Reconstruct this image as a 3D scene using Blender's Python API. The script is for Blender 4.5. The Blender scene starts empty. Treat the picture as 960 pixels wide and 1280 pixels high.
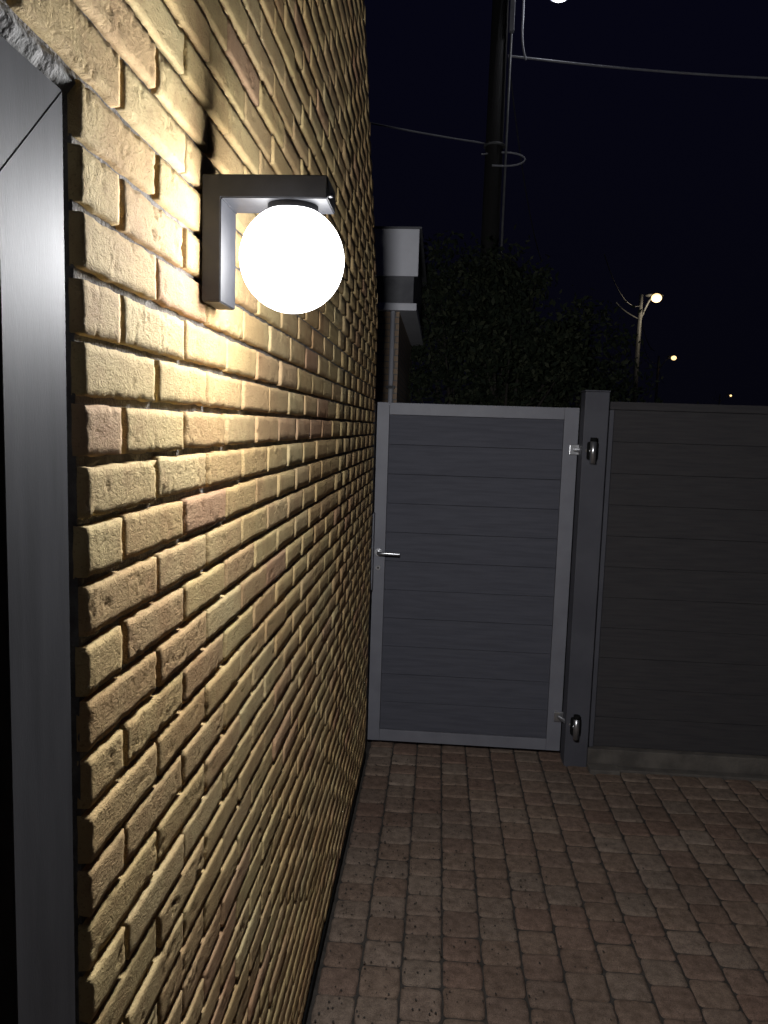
import bpy, bmesh, math, random
from mathutils import Vector, Matrix, noise
random.seed(7)
scene = bpy.context.scene
scene.view_settings.view_transform = 'Standard'
scene.view_settings.look = 'None'
scene.view_settings.exposure = 0

# ---------------------------------------------------------------- helpers
def link(o, parent=None):
    scene.collection.objects.link(o)
    if parent: o.parent = parent
    return o
def empty(name):
    e = bpy.data.objects.new(name, None); e.empty_display_size = .1
    return link(e)
def mesh_obj(name, verts, faces, mat, parent=None, smooth=False):
    me = bpy.data.meshes.new(name); me.from_pydata(verts, [], faces); me.update()
    if mat: me.materials.append(mat)
    if smooth:
        me.polygons.foreach_set('use_smooth', [True]*len(me.polygons))
    return link(bpy.data.objects.new(name, me), parent)
def box(name, lo, hi, mat, parent=None, bevel=0.0):
    bm = bmesh.new(); bmesh.ops.create_cube(bm, size=1)
    c = [(lo[i]+hi[i])/2 for i in range(3)]; s = [hi[i]-lo[i] for i in range(3)]
    for v in bm.verts: v.co = Vector((v.co[i]*s[i]+c[i] for i in range(3)))
    if bevel > 0:
        bmesh.ops.bevel(bm, geom=bm.edges[:], offset=bevel, segments=2, affect='EDGES', profile=.6)
    me = bpy.data.meshes.new(name); bm.to_mesh(me); bm.free(); me.materials.append(mat)
    return link(bpy.data.objects.new(name, me), parent)
def rod(name, p0, p1, r0, r1, mat, parent=None, seg=16):
    p0, p1 = Vector(p0), Vector(p1); d = p1-p0
    bm = bmesh.new()
    bmesh.ops.create_cone(bm, cap_ends=True, segments=seg, radius1=r0, radius2=r1, depth=d.length)
    M = Matrix.Translation((p0+p1)/2) @ d.to_track_quat('Z', 'Y').to_matrix().to_4x4()
    bmesh.ops.transform(bm, matrix=M, verts=bm.verts)
    me = bpy.data.meshes.new(name); bm.to_mesh(me); bm.free(); me.materials.append(mat)
    for p in me.polygons: p.use_smooth = len(p.vertices) == 4
    return link(bpy.data.objects.new(name, me), parent)
def tube(name, pts, r, mat, parent=None):
    cu = bpy.data.curves.new(name, 'CURVE'); cu.dimensions = '3D'
    sp = cu.splines.new('NURBS'); sp.points.add(len(pts)-1)
    for p, q in zip(sp.points, pts): p.co = (*q, 1)
    sp.use_endpoint_u = True; sp.order_u = 3
    cu.bevel_depth = r; cu.bevel_resolution = 3; cu.resolution_u = 8; cu.materials.append(mat)
    cu.use_fill_caps = True
    return link(bpy.data.objects.new(name, cu), parent)
def sag(p0, p1, s, n=10):
    p0, p1 = Vector(p0), Vector(p1)
    return [tuple(p0.lerp(p1, i/n) - Vector((0, 0, 4*s*(i/n)*(1-i/n)))) for i in range(n+1)]

class Mat:
    def __init__(s, name, rough=.7, metal=0.0, spec=.5):
        s.m = bpy.data.materials.new(name); s.m.use_nodes = True
        s.nt = s.m.node_tree; s.b = s.nt.nodes['Principled BSDF']
        s.b.inputs['Roughness'].default_value = rough
        s.b.inputs['Metallic'].default_value = metal
        s.b.inputs['Specular IOR Level'].default_value = spec
    def n(s, t, **kw):
        x = s.nt.nodes.new(t)
        for k, v in kw.items():
            if k in x.inputs: x.inputs[k].default_value = v
            else: setattr(x, k, v)
        return x
    def l(s, a, b): s.nt.links.new(a, b)
    def coord(s, scale=(1, 1, 1)):
        tc = s.n('ShaderNodeTexCoord'); mp = s.n('ShaderNodeMapping')
        mp.inputs['Scale'].default_value = scale
        s.l(tc.outputs['Object'], mp.inputs['Vector']); return mp.outputs['Vector']
    def noise(s, scale, detail=4, vec=None, rough=.55, dist=0):
        x = s.n('ShaderNodeTexNoise'); x.inputs['Scale'].default_value = scale
        x.inputs['Detail'].default_value = detail; x.inputs['Roughness'].default_value = rough
        x.inputs['Distortion'].default_value = dist
        s.l(vec or s.coord(), x.inputs['Vector']); return x.outputs['Fac']
    def ramp(s, fac, stops):
        r = s.n('ShaderNodeValToRGB'); e = r.color_ramp.elements
        while len(e) < len(stops): e.new(.5)
        for el, (p, c) in zip(e, stops): el.position = p; el.color = (*c, 1)
        s.l(fac, r.inputs['Fac']); return r.outputs['Color']
    def mix(s, a, b, fac, mode='MIX'):
        x = s.n('ShaderNodeMix', data_type='RGBA', blend_type=mode)
        for sock, v in ((x.inputs[6], a), (x.inputs[7], b), (x.inputs[0], fac)):
            if hasattr(v, 'links'): s.l(v, sock)
            elif isinstance(v, (int, float)): sock.default_value = v
            else: sock.default_value = (*v, 1)
        return x.outputs[2]
    def color(s, c): 
        if hasattr(c, 'links'): s.l(c, s.b.inputs['Base Color'])
        else: s.b.inputs['Base Color'].default_value = (*c, 1)
    def bump(s, h, strength=.5, dist=.01, prev=None):
        x = s.n('ShaderNodeBump'); x.inputs['Strength'].default_value = strength
        x.inputs['Distance'].default_value = dist
        s.l(h, x.inputs['Height'])
        if prev: s.l(prev, x.inputs['Normal'])
        s.l(x.outputs[0], s.b.inputs['Normal']); return x.outputs[0]
def simple(name, c1, c2, rough=.6, metal=0, nscale=8, bump=.1, bdist=.002, scl=(1, 1, 1), bscale=120, spec=.5):
    m = Mat(name, rough, metal, spec); v = m.coord(scl)
    m.color(m.ramp(m.noise(nscale, 5, v), [(.35, c1), (.65, c2)]))
    if bump: m.bump(m.noise(bscale, 4, v), bump, bdist)
    return m.m

# ---------------------------------------------------------------- materials
mb = Mat('buff_brick', .85, 0, .3)
g = mb.n('ShaderNodeNewGeometry'); ri = g.outputs['Random Per Island']
col = mb.ramp(ri, [(0, (.46, .30, .18)), (.15, (.52, .385, .19)), (.5, (.56, .44, .215)), (.8, (.51, .37, .195)), (1, (.58, .475, .25))])
v = mb.coord()
mott = mb.ramp(mb.noise(22, 6, v, .6), [(.3, (.80, .70, .66)), (.5, (.98, .95, .92)), (.7, (1.06, 1.06, 1.03))])
col = mb.mix(col, mott, .75, 'MULTIPLY')
big = mb.ramp(mb.noise(2.3, 3, v), [(.42, (.95, .85, .80)), (.6, (1, 1, 1))])
col = mb.mix(col, big, .8, 'MULTIPLY')
spk = mb.ramp(mb.noise(300, 3, v), [(.30, (.35, .3, .27)), (.42, (1, 1, 1))])
col = mb.mix(col, spk, .45, 'MULTIPLY'); mb.color(col)
b1 = mb.bump(mb.noise(300, 5, v, .65), .5, .0025)
vo = mb.noise(75, 5, mb.coord((1, 1, 1.9)), .62, 1.6)
b2 = mb.bump(vo, .5, .005, b1)
BRICK = mb.m
MORTAR = simple('mortar', (.10, .092, .085), (.21, .195, .175), .95, nscale=30, bump=.8, bdist=.006, bscale=180)
MORTAR_F = simple('sealant_mortar', (.16, .16, .15), (.26, .25, .24), .9, nscale=20, bump=.8, bdist=.006, bscale=90)
FRAME = simple('anodised_frame', (.055, .055, .060), (.076, .076, .083), .58, .0, nscale=5, bump=.15, bdist=.001, scl=(8, 8, 1), bscale=120, spec=.25)
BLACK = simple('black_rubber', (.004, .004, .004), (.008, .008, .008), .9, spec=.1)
DOORM = simple('dark_door', (.005, .005, .006), (.01, .01, .011), .6, spec=.2)
LAMPB = simple('lamp_anthracite', (.020, .021, .025), (.027, .028, .033), .55, .0, nscale=40, bump=.1, bdist=.0005, bscale=900, spec=.3)
GATEF = simple('gate_frame_aluminium', (.120, .120, .138), (.145, .146, .166), .55, .0, nscale=7, bump=.1, bdist=.001)
GATEB = simple('gate_board', (.054, .055, .068), (.068, .069, .084), .75, 0, nscale=5, bump=.25, bdist=.002, scl=(1, 1, 14), bscale=60, spec=.25)
FENCEB = simple('fence_board', (.032, .030, .032), (.043, .040, .041), .8, 0, nscale=5, bump=.25, bdist=.002, scl=(1, 1, 14), bscale=60, spec=.2)
POSTM = simple('fence_post_coat', (.050, .050, .060), (.064, .064, .075), .65, .0, nscale=5, spec=.3)
CONC = simple('concrete', (.055, .048, .042), (.10, .088, .075), .95, nscale=9, bump=.7, bdist=.006, bscale=70)
STEEL = simple('steel', (.45, .45, .46), (.55, .55, .56), .3, .9, nscale=20, bump=0)
WOOD = simple('pole_wood', (.008, .0075, .007), (.015, .013, .012), .9, nscale=12, bump=.6, bdist=.01, scl=(1, 1, .1))
GALV = simple('galvanised', (.10, .10, .10), (.15, .15, .15), .6, .2, nscale=12, bump=0)
CABLE = simple('cable', (.20, .20, .22), (.28, .28, .30), .5, 0, bump=0)
CABLED = simple('cable_dark', (.03, .03, .033), (.05, .05, .055), .5, 0, bump=0)
WHITE = simple('white_cladding', (.70, .70, .74), (.78, .78, .82), .6, nscale=4, bump=.2, bdist=.003, bscale=20)
GREYC = simple('grey_cladding', (.10, .10, .11), (.15, .15, .16), .7)
ROOFM = simple('roof_tile', (.04, .035, .035), (.08, .07, .065), .85, nscale=9)
SOIL = simple('joint_sand', (.018, .015, .012), (.04, .033, .027), .95, nscale=30, bump=.8, bdist=.006, bscale=150)
GRASS = simple('grass', (.02, .035, .012), (.05, .07, .025), .95, nscale=3, bump=1, bdist=.05, bscale=20)
BARK = simple('bark', (.02, .017, .014), (.04, .033, .026), .95, nscale=12, bump=.8, bdist=.02, bscale=30)
mn = Mat('neighbour_brick', .9); 
bt = mn.n('ShaderNodeTexBrick'); bt.inputs['Scale'].default_value = 1
bt.inputs['Brick Width'].default_value = .21; bt.inputs['Row Height'].default_value = .06; bt.inputs['Mortar Size'].default_value = .006
bt.inputs['Color1'].default_value = (.34, .24, .17, 1); bt.inputs['Color2'].default_value = (.42, .31, .21, 1); bt.inputs['Mortar'].default_value = (.2, .19, .18, 1)
tc = mn.n('ShaderNodeTexCoord'); sx = mn.n('ShaderNodeSeparateXYZ'); cx = mn.n('ShaderNodeCombineXYZ')
mn.l(tc.outputs['Object'], sx.inputs[0]); ad = mn.n('ShaderNodeMath', operation='ADD')
mn.l(sx.outputs[0], ad.inputs[0]); mn.l(sx.outputs[1], ad.inputs[1]); mn.l(ad.outputs[0], cx.inputs[0]); mn.l(sx.outputs[2], cx.inputs[1])
mn.l(cx.outputs[0], bt.inputs['Vector']); mn.color(bt.outputs['Color']); mn.bump(bt.outputs['Fac'], -.5, .006)
NBRICK = mn.m
mp = Mat('concrete_paver', .9, 0, .3)
gi = mp.n('ShaderNodeNewGeometry').outputs['Random Per Island']
pc = mp.ramp(gi, [(0, (.145, .098, .072)), (.3, (.172, .122, .090)), (.55, (.170, .130, .100)), (.8, (.155, .100, .074)), (1, (.20, .155, .120))])
vv = mp.coord()
pc = mp.mix(pc, mp.ramp(mp.noise(28, 6, vv, .65), [(.3, (.5, .48, .46)), (.6, (1.05, 1.05, 1.05))]), .9, 'MULTIPLY')
pc = mp.mix(pc, mp.ramp(mp.noise(1.6, 4, vv), [(.38, (.72, .70, .70)), (.6, (1, 1, 1))]), .8, 'MULTIPLY')
pc = mp.mix(pc, mp.ramp(mp.noise(330, 2, vv), [(.3, (.4, .4, .4)), (.45, (1, 1, 1)), (.7, (1.4, 1.4, 1.4))]), .8, 'MULTIPLY')
mp.color(pc)
pb = mp.bump(mp.noise(300, 4, vv, .7), .6, .004); mp.bump(mp.noise(45, 4, vv), .6, .007, pb)
PAVER = mp.m
ml = Mat('foliage', .7, 0, .15)
ml.color(ml.ramp(ml.n('ShaderNodeNewGeometry').outputs['Random Per Island'], [(0, (.010, .015, .009)), (.6, (.020, .027, .015)), (1, (.045, .050, .028))]))
LEAF = ml.m
def emit(name, c, s):
    m = Mat(name); m.color((.8, .8, .8)); m.b.inputs['Emission Color'].default_value = (*c, 1)
    m.b.inputs['Emission Strength'].default_value = s; return m.m
OPAL = emit('opal_glass_lit', (1, .99, .98), 12)
STREETLED = emit('street_lamp_lit', (1, .66, .28), 2.2)
STREETDIM = emit('street_lamp_lens', (.8, .85, 1), .5)

# ---------------------------------------------------------------- brick house (left wall)
WX = -.345
house = empty('brick_house')
PITCH, BL, JT = .0603, .205, .0084
REC = .0100
Z0 = 1.856 - 30*PITCH
YC = .727
def ymax_at(z):
    if z < 2.45: return 4.10
    return max(.3, 4.10 - (z-2.45)*1.0)
verts, faces = [], []
def brick(y0, y1, z0, z1):
    yc = (y0+y1)/2
    near = yc < 1.7 and z0 > .6
    if near: st = .0040
    elif yc < 2.6: st = .008
    else: st = .03
    ny = max(3, int((y1-y0)/st)); nz = max(3, int((z1-z0)/st))
    base = len(verts); jit = random.uniform(-.0014, .0014)
    tilt = random.uniform(-.008, .008); tz = random.uniform(-.012, .014)
    ox, oz = random.uniform(0, 50), random.uniform(0, 50)
    rough = random.choice((.5, .8, 1.0, 1.3))
    sh0, sh1 = random.uniform(-.0012, .0012), random.uniform(-.0012, .0012)
    for i in range(ny+1):
        for j in range(nz+1):
            y = y0+(y1-y0)*i/ny; z = z0+(z1-z0)*j/nz
            e = min(y-y0, y1-y, z-z0, z1-z)
            x = WX + jit + (y-yc)*tilt + (z-(z0+z1)/2)*tz
            yy, zz = y, z + sh0 + (sh1-sh0)*(y-y0)/BL
            wy = noise.noise((y*60+ox, z*60, 3))*.0020; wz = noise.noise((y*45, z*45+oz, 9))*.0022 + noise.noise((y*14+ox, 3, j > nz/2))*.0012
            if e < 1e-6:
                x = WX-REC-.003
                yy += wy; zz += wz
            else:
                if st < .02:
                    if i == 1: yy = y0+.0010
                    elif i == ny-1: yy = y1-.0010
                    if j == 1: zz = z0+.0010+(zz-z)
                    elif j == nz-1: zz = z1-.0010+(zz-z)
                    if i in (1, ny-1) or j in (1, nz-1): x -= .0010+.0022*max(0, noise.noise((y*70+ox, z*70, 1)))
                else:
                    if i == 1: yy = y0+.003
                    elif i == ny-1: yy = y1-.003
                    if j == 1: zz = z0+.002
                    elif j == nz-1: zz = z1-.002
                wv = noise.noise((y*30+ox, z*30, 2))*.6
                n1 = noise.noise((y*62+ox+wv, z*90+oz+wv, 0))
                n2 = noise.noise((y*150+ox, z*220+oz, 5))
                n3 = noise.noise((y*25+ox, z*34+oz, 8))
                rid = max(0, 1-abs(n1)*8)
                x += (-.0028*rid*max(0, .22+n3*2.2) + .0006*n2 + .0005*n3)*rough
                yy += wy; zz += wz
            verts.append((x, yy, zz))
    for i in range(ny):
        for j in range(nz):
            a = base+i*(nz+1)+j
            faces.append((a, a+nz+1, a+nz+2, a+1))
k = 0
while True:
    zb = Z0 + k*PITCH
    if zb > 4.2: break
    z0, z1 = zb+JT/2, zb+PITCH-JT/2
    off = .823 if (k-29) % 2 == 0 else .927
    over_door = z0 > 2.15
    ystart = -2.0 if over_door else YC
    yend = ymax_at(z1)
    n = math.floor((ystart-off)/BL)
    while off+n*BL < yend:
        a, b = off+n*BL, off+(n+1)*BL
        a += JT/2 + random.uniform(-.0015, .0015); b -= JT/2 + random.uniform(-.0015, .0015)
        a = max(a, ystart+(random.uniform(0, .006) if not over_door else 0)); b = min(b, yend)
        if b-a > .02: brick(a, b, max(z0, .03), z1)
        n += 1
    k += 1
mesh_obj('wall_bricks', verts, faces, BRICK, house, smooth=True)

def prism(name, prof, x0, x1, mat, parent):
    n = len(prof); vs = [(x0, y, z) for y, z in prof]+[(x1, y, z) for y, z in prof]
    fs = [tuple(range(n)), tuple(range(2*n-1, n-1, -1))]+[(i, i+n, (i+1) % n+n, (i+1) % n) for i in range(n)]
    o = mesh_obj(name, vs, fs, mat, parent)
    bm = bmesh.new(); bm.from_mesh(o.data); bmesh.ops.recalc_face_normals(bm, faces=bm.faces); bm.to_mesh(o.data); bm.free()
    return o
MX = WX-REC
prism('wall_core', [(YC+.004, 0), (4.1, 0), (4.1, 2.45), (YC+.004, 2.45+4.1-YC-.004)], MX, -3.4, MORTAR, house)
prism('wall_core_above_door', [(-2, 2.152), (YC+.003, 2.152), (YC+.003, 5.8), (-2, 5.8)], MX, -3.4, MORTAR, house)
prism('wall_core_behind', [(-2, 0), (-.5, 0), (-.5, 2.151), (-2, 2.151)], MX, -3.4, NBRICK, house)
vb = prism('roof_verge', [(4.13, 2.43), (4.13, 2.47), (.72, 5.88), (-2, 5.88), (-2, 5.84), (.70, 5.84)], WX-.012, -3.5, ROOFM, house)
box('base_shade_strip', (MX-.01, YC, .0), (WX+.004, 4.1, .035), BLACK, house, .002)  # black strip standing in for the shaded plinth at the wall foot
FX = WX+.002
def frame_piece(name, pts, depth, mat, bev=.0015):
    n = len(pts); vs = [(FX, y, z) for y, z in pts]+[(FX-depth, y, z) for y, z in pts]
    fs = [tuple(range(n)), tuple(range(2*n-1, n-1, -1))]+[(i, i+n, (i+1) % n+n, (i+1) % n) for i in range(n)]
    bm = bmesh.new(); bv = [bm.verts.new(q) for q in vs]
    for f in fs: bm.faces.new([bv[i] for i in f])
    bmesh.ops.recalc_face_normals(bm, faces=bm.faces)
    bmesh.ops.bevel(bm, geom=bm.edges[:], offset=bev, segments=2, affect='EDGES')
    me = bpy.data.meshes.new(name); bm.to_mesh(me); bm.free(); me.materials.append(mat)
    return link(bpy.data.objects.new(name, me), house)
YO, YI, ZO, ZI = .690, .586, 2.125, 2.022
frame_piece('door_frame_jamb', [(YO, .02), (YO, ZO), (YI, ZI), (YI, .02)], .05, FRAME, .0008)
frame_piece('door_frame_head', [(YO-.0002, ZO), (-.45, ZO), (-.45, ZI), (YI-.0002, ZI)], .05, FRAME, .0008)
box('door_rebate', (FX-.075, .560, .02), (FX-.028, YI-.001, ZI-.001), DOORM, house, .002)
box('door_leaf', (FX-.12, -.45, .02), (FX-.08, .575, ZI+.01), DOORM, house, .002)
box('frame_gap_seal', (FX-.10, YO-.01, .0), (FX-.045, YC+.02, 2.16), BLACK, house)
box('frame_gap_seal_top', (FX-.10, -.45, ZO-.01), (FX-.03, YO-.012, 2.158), BLACK, house)
sv, sf = [], []
NS = 220
for i in range(NS+1):
    y = YC+.012-(YC+.4)*i/NS
    w = .005*noise.noise((y*40, 1, 2)); d = .004*noise.noise((y*60, 4, 2))+.002*noise.noise((y*190, 4, 2))
    for (dx, z) in ((-.03, 2.132), (-.012+d, 2.137+w*.8), (-.004+d, 2.147+w), (-.007+d, 2.157+w), (-.03, 2.164)):
        sv.append((WX+dx-.001, y, z))
for i in range(NS):
    for j in range(4):
        a = i*5+j; sf.append((a, a+1, a+6, a+5))
mesh_obj('sealant_bead', sv, sf, MORTAR_F, house, True)

# ---------------------------------------------------------------- wall lamp
lamp = empty('wall_lamp')
LY0, LY1 = 1.088, 1.168
def extr(name, prof, y0, y1, mat, parent, bev):
    n = len(prof); vs = [(x, y0, z) for x, z in prof]+[(x, y1, z) for x, z in prof]
    fs = [tuple(range(n)), tuple(range(2*n-1, n-1, -1))]+[(i, i+n, (i+1) % n+n, (i+1) % n) for i in range(n)]
    bm = bmesh.new(); bv = [bm.verts.new(q) for q in vs]
    for f in fs: bm.faces.new([bv[i] for i in f])
    bmesh.ops.recalc_face_normals(bm, faces=bm.faces)
    bmesh.ops.bevel(bm, geom=bm.edges[:], offset=bev, segments=2, affect='EDGES')
    me = bpy.data.meshes.new(name); bm.to_mesh(me); bm.free(); me.materials.append(mat)
    return link(bpy.data.objects.new(name, me), parent)
LX = WX+.0025
extr('bracket', [(LX, 2.007), (LX, 2.180), (-.167, 2.180), (-.167, 2.1485), (LX+.027, 2.1485), (LX+.027, 2.007)], LY0, LY1, LAMPB, lamp, .0015)
rod('globe_collar', (-.222, 1.128, 2.128), (-.222, 1.128, 2.1495), .036, .036, LAMPB, lamp, 32)
rod('fixing_screw', (-.168, 1.10, 2.156), (-.161, 1.10, 2.156), .003, .003, STEEL, lamp, 12)
bm = bmesh.new(); bmesh.ops.create_uvsphere(bm, u_segments=48, v_segments=32, radius=.0750)
bmesh.ops.translate(bm, vec=(-.222, 1.128, 2.074), verts=bm.verts)
me = bpy.data.meshes.new('globe'); bm.to_mesh(me); bm.free(); me.materials.append(OPAL)
for p in me.polygons: p.use_smooth = True
link(bpy.data.objects.new('globe', me), lamp)
ld = bpy.data.lights.new('globe_light', 'POINT'); ld.energy = 20; ld.color = (.97, .975, 1.0)
ld.shadow_soft_size = .0765; ld.use_soft_falloff = False; ld.use_nodes = True
nt = ld.node_tree; em = nt.nodes['Emission']
lf = nt.nodes.new('ShaderNodeLightFalloff'); lf.inputs['Strength'].default_value = 2.6
nt.links.new(lf.outputs['Linear'], em.inputs['Strength'])
lo = link(bpy.data.objects.new('globe_light', ld), lamp); lo.location = (-.222, 1.128, 2.074)

# ---------------------------------------------------------------- ground
mesh_obj('ground', [(-300, -60, -.035), (300, -60, -.035), (300, 400, -.035), (-300, 400, -.035)], [(0, 1, 2, 3)], GRASS)
pv, pf = [], []
PW, PL = .139, .131
def paver(x0, x1, y0, y1):
    base = len(pv)
    h = random.uniform(-.0025, .0025); tx = random.uniform(-.02, .02); ty = random.uniform(-.02, .02)
    cx, cy = (x0+x1)/2, (y0+y1)/2; ox = random.uniform(0, 90)
    us = [0, .0, .05, .14, .32, .5, .68, .86, .95, 1., 1.]
    n = len(us)
    for i in range(n):
        for j in range(n):
            u, w = us[i], us[j]
            x = x0+(x1-x0)*u; y = y0+(y1-y0)*w
            edge_o = i in (0, n-1) or j in (0, n-1)
            du, dw = abs(u-.5)*2, abs(w-.5)*2
            k = .045*(du**8)*(dw**8)
            x = cx+(x-cx)*(1-k*2); y = cy+(y-cy)*(1-k*2)
            x += .0035*noise.noise((x*40, y*40, ox)); y += .0035*noise.noise((x*40+9, y*40, ox))
            if edge_o: z = -.03
            else: z = h + (x-cx)*tx+(y-cy)*ty - .005*max(du**12, dw**12) - .0012*(du*du+dw*dw)/2 + .0012*noise.noise((x*35, y*35, ox))
            pv.append((x, y, z))
    for i in range(n-1):
        for j in range(n-1):
            a = base+i*n+j; pf.append((a, a+n, a+n+1, a+1))
ci = 0
x = WX+.012
while x < 3.6:
    w = PW if ci else .135
    y = -1.2 + (PL/2 if ci % 2 else 0) + random.uniform(-.02, .02)
    while y < 4.42 if x < .74 else y < 4.10:
        L = PL*random.choice((1, 1, 1, 1.0, .88, 1.14))
        paver(x+.003, x+w-.003, y+.003, y+L-.003); y += L
    x += w; ci += 1
mesh_obj('paved_path', pv, pf, PAVER, None, True)
mesh_obj('path_bedding', [(WX-.02, -1.3, -.010), (3.7, -1.3, -.010), (3.7, 4.6, -.010), (WX-.02, 4.6, -.010)], [(0, 1, 2, 3)], SOIL)
gv, gf = [], []
for i in range(900):
    x = WX+.02+abs(random.gauss(0, .5)); y = random.uniform(1.6, 4.2); s = random.uniform(.0015, .005); z = .003+s*.3
    a = random.uniform(0, 6.28); b = len(gv)
    for q in range(4):
        gv.append((x+s*math.cos(a+q*1.57), y+s*1.4*math.sin(a+q*1.57), z+random.uniform(-.001, .002)))
    gf.append((b, b+1, b+2, b+3))
mesh_obj('leaf_litter', gv, gf, SOIL)

# ---------------------------------------------------------------- gate
gate = empty('garden_gate')
GY0, GY1 = 4.27, 4.31
GX0, GX1, GZ0, GZ1 = -.350, .752, .03, 1.972
SW = .068
box('stile_lock_side', (GX0, GY0, GZ0), (GX0+SW, GY1, GZ1), GATEF, gate, .002)
box('stile_hinge_side', (GX1-.078, GY0, GZ0), (GX1, GY1, GZ1), GATEF, gate, .002)
box('top_rail', (GX0+SW+.0005, GY0+.001, GZ1-.066), (GX1-.0785, GY1, GZ1-.001), GATEF, gate, .002)
box('bottom_rail', (GX0+SW+.0005, GY0+.001, GZ0), (GX1-.0785, GY1, GZ0+.066), GATEF, gate, .002)
zb, zt = GZ0+.067, GZ1-.067; nb = 11; bh = (zt-zb)/nb
for i in range(nb):
    jx = random.uniform(-.001, .001)
    box('board_%d' % (i+1), (GX0+SW+.001, GY0+.012+jx, zb+i*bh+.0012), (GX1-.079, GY1-.008, zb+(i+1)*bh-.0005), GATEB, gate, .0018)
box('board_backing', (GX0+SW+.001, GY0+.020, zb), (GX1-.079, GY1-.012, zt), BLACK, gate)
rod('handle_rose', (-.318, GY0, 1.135), (-.318, GY0-.012, 1.135), .022, .022, STEEL, gate, 24)
tube('handle_lever', [(-.318, GY0-.008, 1.135), (-.318, GY0-.05, 1.135), (-.30, GY0-.06, 1.136), (-.25, GY0-.06, 1.137), (-.198, GY0-.056, 1.134)], .010, STEEL, gate)
rod('keyhole_rose', (-.318, GY0, 1.045), (-.318, GY0-.008, 1.045), .014, .014, STEEL, gate, 20)
rod('keyhole', (-.318, GY0-.0081, 1.045), (-.318, GY0-.0095, 1.045), .005, .005, BLACK, gate, 12)
for nm, z in (('upper', 1.745), ('lower', .235)):
    box('hinge_%s_leaf' % nm, (.708, GY0-.012, z-.028), (.790, GY0-.001, z+.028), STEEL, gate, .003)
    rod('hinge_%s_arm' % nm, (.735, GY0-.02, z), (.80, 4.118, z), .011, .011, STEEL, gate)
    box('hinge_%s_body' % nm, (.778, 4.118, z-.048), (.834, 4.149, z+.048), BLACK, gate, .012)
    rod('hinge_%s_knuckle' % nm, (.806, 4.112, z-.066), (.806, 4.112, z+.066), .0155, .0155, STEEL, gate, 20)
    rod('hinge_%s_cap' % nm, (.806, 4.112, z+.05), (.806, 4.112, z+.07), .019, .017, BLACK, gate, 20)
gp = empty('gate_post')
box('post', (-.46, 4.115, 0), (-.356, 4.33, 1.96), POSTM, gp, .003)
box('keep_box', (-.3555, 4.19, .93), (-.343, 4.26, 1.36), GATEF, gp, .003)

# ---------------------------------------------------------------- fence
fence = empty('garden_fence')
box('post', (.757, 4.15, -.03), (.883, 4.28, 2.055), POSTM, fence, .004)
box('post_cap', (.754, 4.147, 2.056), (.886, 4.283, 2.063), POSTM, fence, .002)
box('post_far', (2.70, 4.15, -.03), (2.826, 4.28, 2.055), POSTM, fence, .004)
box('post_cap_far', (2.697, 4.147, 2.056), (2.829, 4.283, 2.063), POSTM, fence, .002)
fb = .10; nf = 11; fh = (1.965-fb)/nf
for s, (xa, xb) in enumerate(((.885, 2.698), (2.828, 4.6))):
    for i in range(nf):
        box('board_%d_%d' % (s+1, i+1), (xa, 4.205+random.uniform(-.001, .001), fb+i*fh+.001), (xb, 4.235, fb+(i+1)*fh-.0005), FENCEB, fence, .0018)
    box('channel_%d' % (s+1), (xa+.0005, 4.19, fb), (xa+.035, 4.2035, 1.964), POSTM, fence, .002)
    box('panel_back_%d' % (s+1), (xa, 4.215, fb), (xb, 4.228, 1.965), BLACK, fence)
    box('top_cap_%d' % (s+1), (xa, 4.19, 1.966), (xb, 4.25, 2.008), FENCEB, fence, .003)
    box('plinth_%d' % (s+1), (xa, 4.165, -.03), (xb, 4.25, fb-.002), CONC, fence, .006)
box('kerb_stone', (1.053, 4.105, -.03), (4.6, 4.163, .012), CONC, fence, .006)
box('post_footing', (.885, 4.07, -.03), (1.05, 4.163, .02), CONC, fence, .008)

# ---------------------------------------------------------------- neighbour's building
nb_ = empty('brick_house.001')
box('wall', (-4.5, 7.5, -.03), (-.43, 11, 2.93), NBRICK, nb_)
box('coping', (-4.6, 7.40, 2.931), (-.265, 11, 3.00), WHITE, nb_, .01)
box('upper_storey', (-4.6, 7.46, 3.001), (-.30, 11, 3.68), GREYC, nb_, .01)
box('fascia_panel', (-4.6, 7.42, 3.25), (-.262, 7.458, 3.68), WHITE, nb_, .006)
box('roof_edge', (-4.65, 7.415, 3.681), (-.24, 11.05, 3.70), GREYC, nb_, .004)
rod('downpipe', (-.49, 7.46, -.03), (-.49, 7.46, 2.93), .022, .022, WHITE, nb_)
for z in (.8, 2.2): box('pipe_clip_%d' % int(z), (-.53, 7.425, z), (-.45, 7.499, z+.03), GALV, nb_)

# ---------------------------------------------------------------- utility pole + cables
up = empty('utility_pole')
PX, PY = .64, 12.0
rod('pole', (PX, PY, -.03), (PX, PY, 9.6), .155, .115, WOOD, up, 24)
rod('conduit', (PX+.175, PY-.09, -.03), (PX+.165, PY-.09, 9.0), .018, .018, GALV, up)
for z in (6.0, 8.6):
    rod('strap_%d' % int(z*10), (PX, PY, z), (PX, PY, z+.03), .158, .158, GALV, up, 24)
box('junction_sleeve', (PX+.13, PY-.17, 7.55), (PX+.20, PY-.09, 8.35), CABLE, up, .01)
loop = [(PX+.15+.30*math.cos(t)*(1 if math.cos(t) > 0 else 1.6), PY-.16+.1*math.sin(t), 5.78+.13*math.sin(t)) for t in [i*math.pi/8 for i in range(-5, 7)]]
tube('cable_loop', loop, .013, CABLE, up)
tube('drop_cable', [(PX+.3, PY-.05, 8.9), (PX+.33, PY-.05, 8.0), (PX+.32, PY-.05, 7.4), (PX+.40, PY-.05, 7.2)], .015, CABLE, up)
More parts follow.
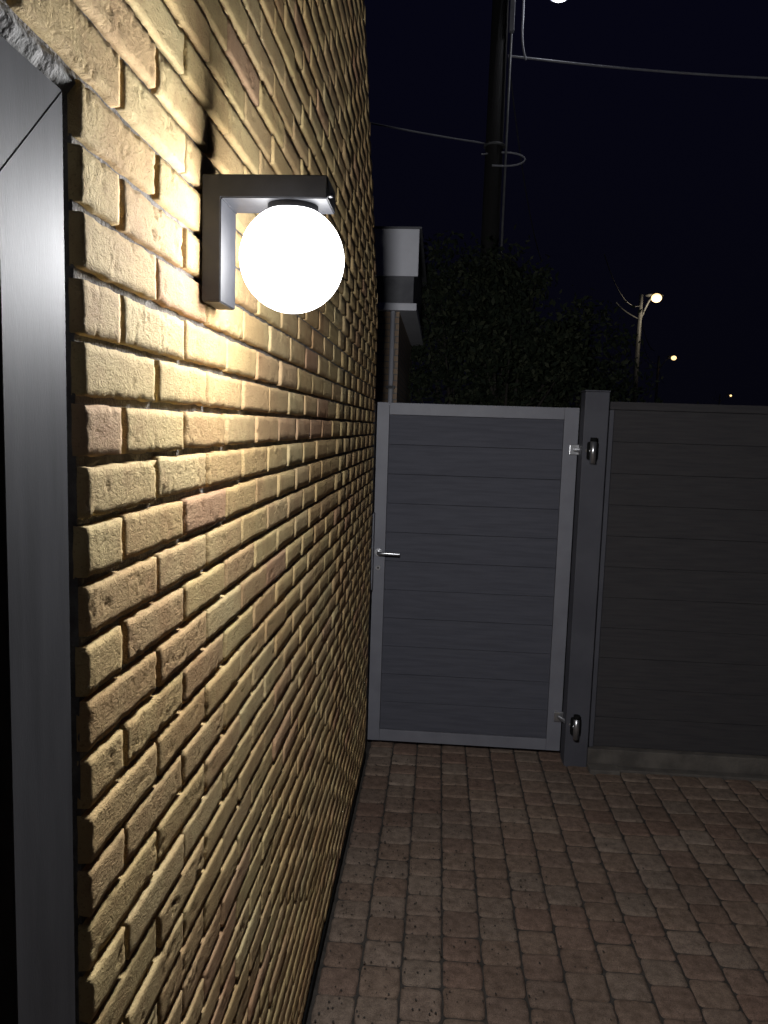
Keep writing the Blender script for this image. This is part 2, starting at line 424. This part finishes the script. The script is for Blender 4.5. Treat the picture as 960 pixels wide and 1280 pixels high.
tube('span_cable', sag((PX+.14, PY, 7.28), (11.5, 12.5, 7.35), .28, 14), .016, CABLE, up)
tube('span_cable_thin', sag((PX+.14, PY, 7.3), (1.9, 16, 5.2), .35, 10), .010, CABLED, up)
tube('house_cable', sag((PX-.1, PY, 6.05), (-3.0, 8.2, 5.4), .06, 10), .012, CABLE, up)
tube('lamp_arm', [(PX, PY, 8.2), (PX+.2, PY, 8.45), (PX+.5, PY, 8.55), (PX+.75, PY, 8.25)], .03, GALV, up)
def ellips(name, c, sc, mat, parent):
    bm = bmesh.new(); bmesh.ops.create_uvsphere(bm, u_segments=20, v_segments=12, radius=1)
    for v in bm.verts: v.co = Vector((v.co.x*sc[0]+c[0], v.co.y*sc[1]+c[1], v.co.z*sc[2]+c[2]))
    me = bpy.data.meshes.new(name); bm.to_mesh(me); bm.free(); me.materials.append(mat)
    for p in me.polygons: p.use_smooth = True
    return link(bpy.data.objects.new(name, me), parent)
ellips('lamp_head', (1.45, PY, 8.14), (.26, .13, .07), GALV, up)
ellips('lamp_lens', (1.47, PY-.02, 8.06), (.13, .08, .05), STREETDIM, up)
def plight(name, loc, e, r, parent, col=(1, .85, .6)):
    l = bpy.data.lights.new(name, 'POINT'); l.energy = e; l.color = col; l.shadow_soft_size = r
    o = link(bpy.data.objects.new(name, l), parent); o.location = loc
plight('lamp_glow', (1.47, PY-.1, 7.98), 18, .02, up, (.9, .92, 1))

def street_lamp(name, x, y, h, dx, er):
    e = empty(name)
    rod('pole', (x, y, -.03), (x, y, h+.1), .11, .07, GALV, e, 16)
    tube('arm', [(x, y, h-.9), (x+dx*.3, y, h-.5), (x+dx*.7, y, h-.05), (x+dx, y, h+.06)], .035, GALV, e)
    ellips('head', (x+dx*1.1, y+.1, h+.10), (.34, .18, .08), GALV, e)
    ellips('lens', (x+dx*1.2, y-.06, h-.02), (er, er*.8, er*.85), STREETLED, e)
    tube('wire_a', sag((x, y, h-.3), (x-2.6, y-6, h+.2), .5, 8), .014, CABLED, e)
    tube('wire_b', sag((x, y, h-.6), (x+2.2, y+6, h-1.3), .3, 8), .014, CABLED, e)
    tube('bracket', [(x-.9, y, h-.2), (x-.6, y, h-.55), (x, y, h-.8)], .025, GALV, e)
    return e
s1 = street_lamp('street_lamp', 7.2, 29.6, 6.85, .45, .19)
plight('lamp_light', (7.70, 29.0, 6.5), 40, .05, s1)
s2 = street_lamp('street_lamp.001', 14.3, 53, 6.95, .8, .17)
s3 = street_lamp('street_lamp.002', 32, 92, 6.6, 1.0, .12)

# ---------------------------------------------------------------- trees
def tree(name, bx, by, h, rx, ry, zc, rz, nclump, per, ls):
    e = empty(name)
    rod('trunk', (bx, by, -.05), (bx+.1, by, h*.55), .13, .07, BARK, e)
    lv, lfc = [], []
    cl = []
    for i in range(nclump):
        while True:
            p = Vector((random.uniform(-1, 1), random.uniform(-1, 1), random.uniform(-1, 1)))
            if .25 < p.length < 1: break
        c = Vector((bx+p.x*rx, by+p.y*ry, zc+p.z*rz)); cl.append(c)
        r = random.uniform(.14, .36)
        for j in range(per):
            d = Vector((random.gauss(0, 1), random.gauss(0, 1), random.gauss(0, .8)))*r*.6
            q = c+d; s = ls*random.uniform(.6, 1.3)
            u = Vector((random.gauss(0, 1), random.gauss(0, 1), random.gauss(0, 1))).normalized()
            w = u.cross(Vector((random.gauss(0, 1), random.gauss(0, 1), random.gauss(0, 1)))).normalized()
            b = len(lv)
            lv += [tuple(q-u*s), tuple(q+w*s*.45), tuple(q+u*s), tuple(q-w*s*.45)]
            lfc.append((b, b+1, b+2, b+3))
    mesh_obj('foliage', lv, lfc, LEAF, e)
    for i in range(0, nclump, 5):
        rod('limb_%d' % i, (bx+.05, by, h*random.uniform(.2, .5)), tuple(cl[i]), .035, .008, BARK, e, 6)
    return e
tree('garden_tree', .75, 10.2, 4.0, 1.0, .8, 2.6, 1.45, 90, 150, .045)
tree('garden_tree.001', 1.75, 10.6, 3.6, .75, .8, 2.3, 1.2, 75, 150, .045)
tree('garden_tree.002', .15, 10.6, 4.0, .75, .7, 2.9, 1.5, 55, 130, .045)
tree('garden_tree.003', 11.5, 36, 2.6, 2.4, 1.0, 2.2, .8, 60, 90, .12)

# ---------------------------------------------------------------- world : night sky
w = bpy.data.worlds.new('World'); scene.world = w; w.use_nodes = True
nt = w.node_tree; bg = nt.nodes['Background']
sky = nt.nodes.new('ShaderNodeTexSky'); sky.sky_type = 'NISHITA'; sky.sun_disc = False
sky.sun_elevation = math.radians(-4); sky.sun_rotation = math.radians(200)
tc = nt.nodes.new('ShaderNodeTexCoord'); sp = nt.nodes.new('ShaderNodeSeparateXYZ')
nt.links.new(tc.outputs['Generated'], sp.inputs[0])
rp = nt.nodes.new('ShaderNodeValToRGB'); el = rp.color_ramp.elements
el[0].position = 0; el[0].color = (.0016, .0016, .0036, 1); el[1].position = .55; el[1].color = (.0018, .0018, .0062, 1)
nt.links.new(sp.outputs[2], rp.inputs[0])
mx = nt.nodes.new('ShaderNodeMix'); mx.data_type = 'RGBA'; mx.blend_type = 'ADD'; mx.inputs[0].default_value = .001
nt.links.new(rp.outputs[0], mx.inputs[6]); nt.links.new(sky.outputs[0], mx.inputs[7])
nt.links.new(mx.outputs[2], bg.inputs[0]); bg.inputs[1].default_value = 1.0

# ---------------------------------------------------------------- camera
y_, p_, r_ = math.radians(3.95), math.radians(6.37), math.radians(1.8)
Rt = Vector((math.cos(y_), math.sin(y_), 0))
F = Vector((-math.sin(y_)*math.cos(p_), math.cos(y_)*math.cos(p_), -math.sin(p_)))
U = Rt.cross(F)
R2 = Rt*math.cos(r_)+U*math.sin(r_); U2 = -Rt*math.sin(r_)+U*math.cos(r_)
cam = bpy.data.cameras.new('camera'); co = link(bpy.data.objects.new('camera', cam))
M = Matrix((R2, U2, -F)).transposed().to_4x4(); M.translation = (0, 0, 1.84)
co.matrix_world = M
cam.sensor_fit = 'VERTICAL'; cam.sensor_height = 32; cam.sensor_width = 24; cam.lens = 24
cam.clip_start = .01; cam.clip_end = 1000
scene.camera = co
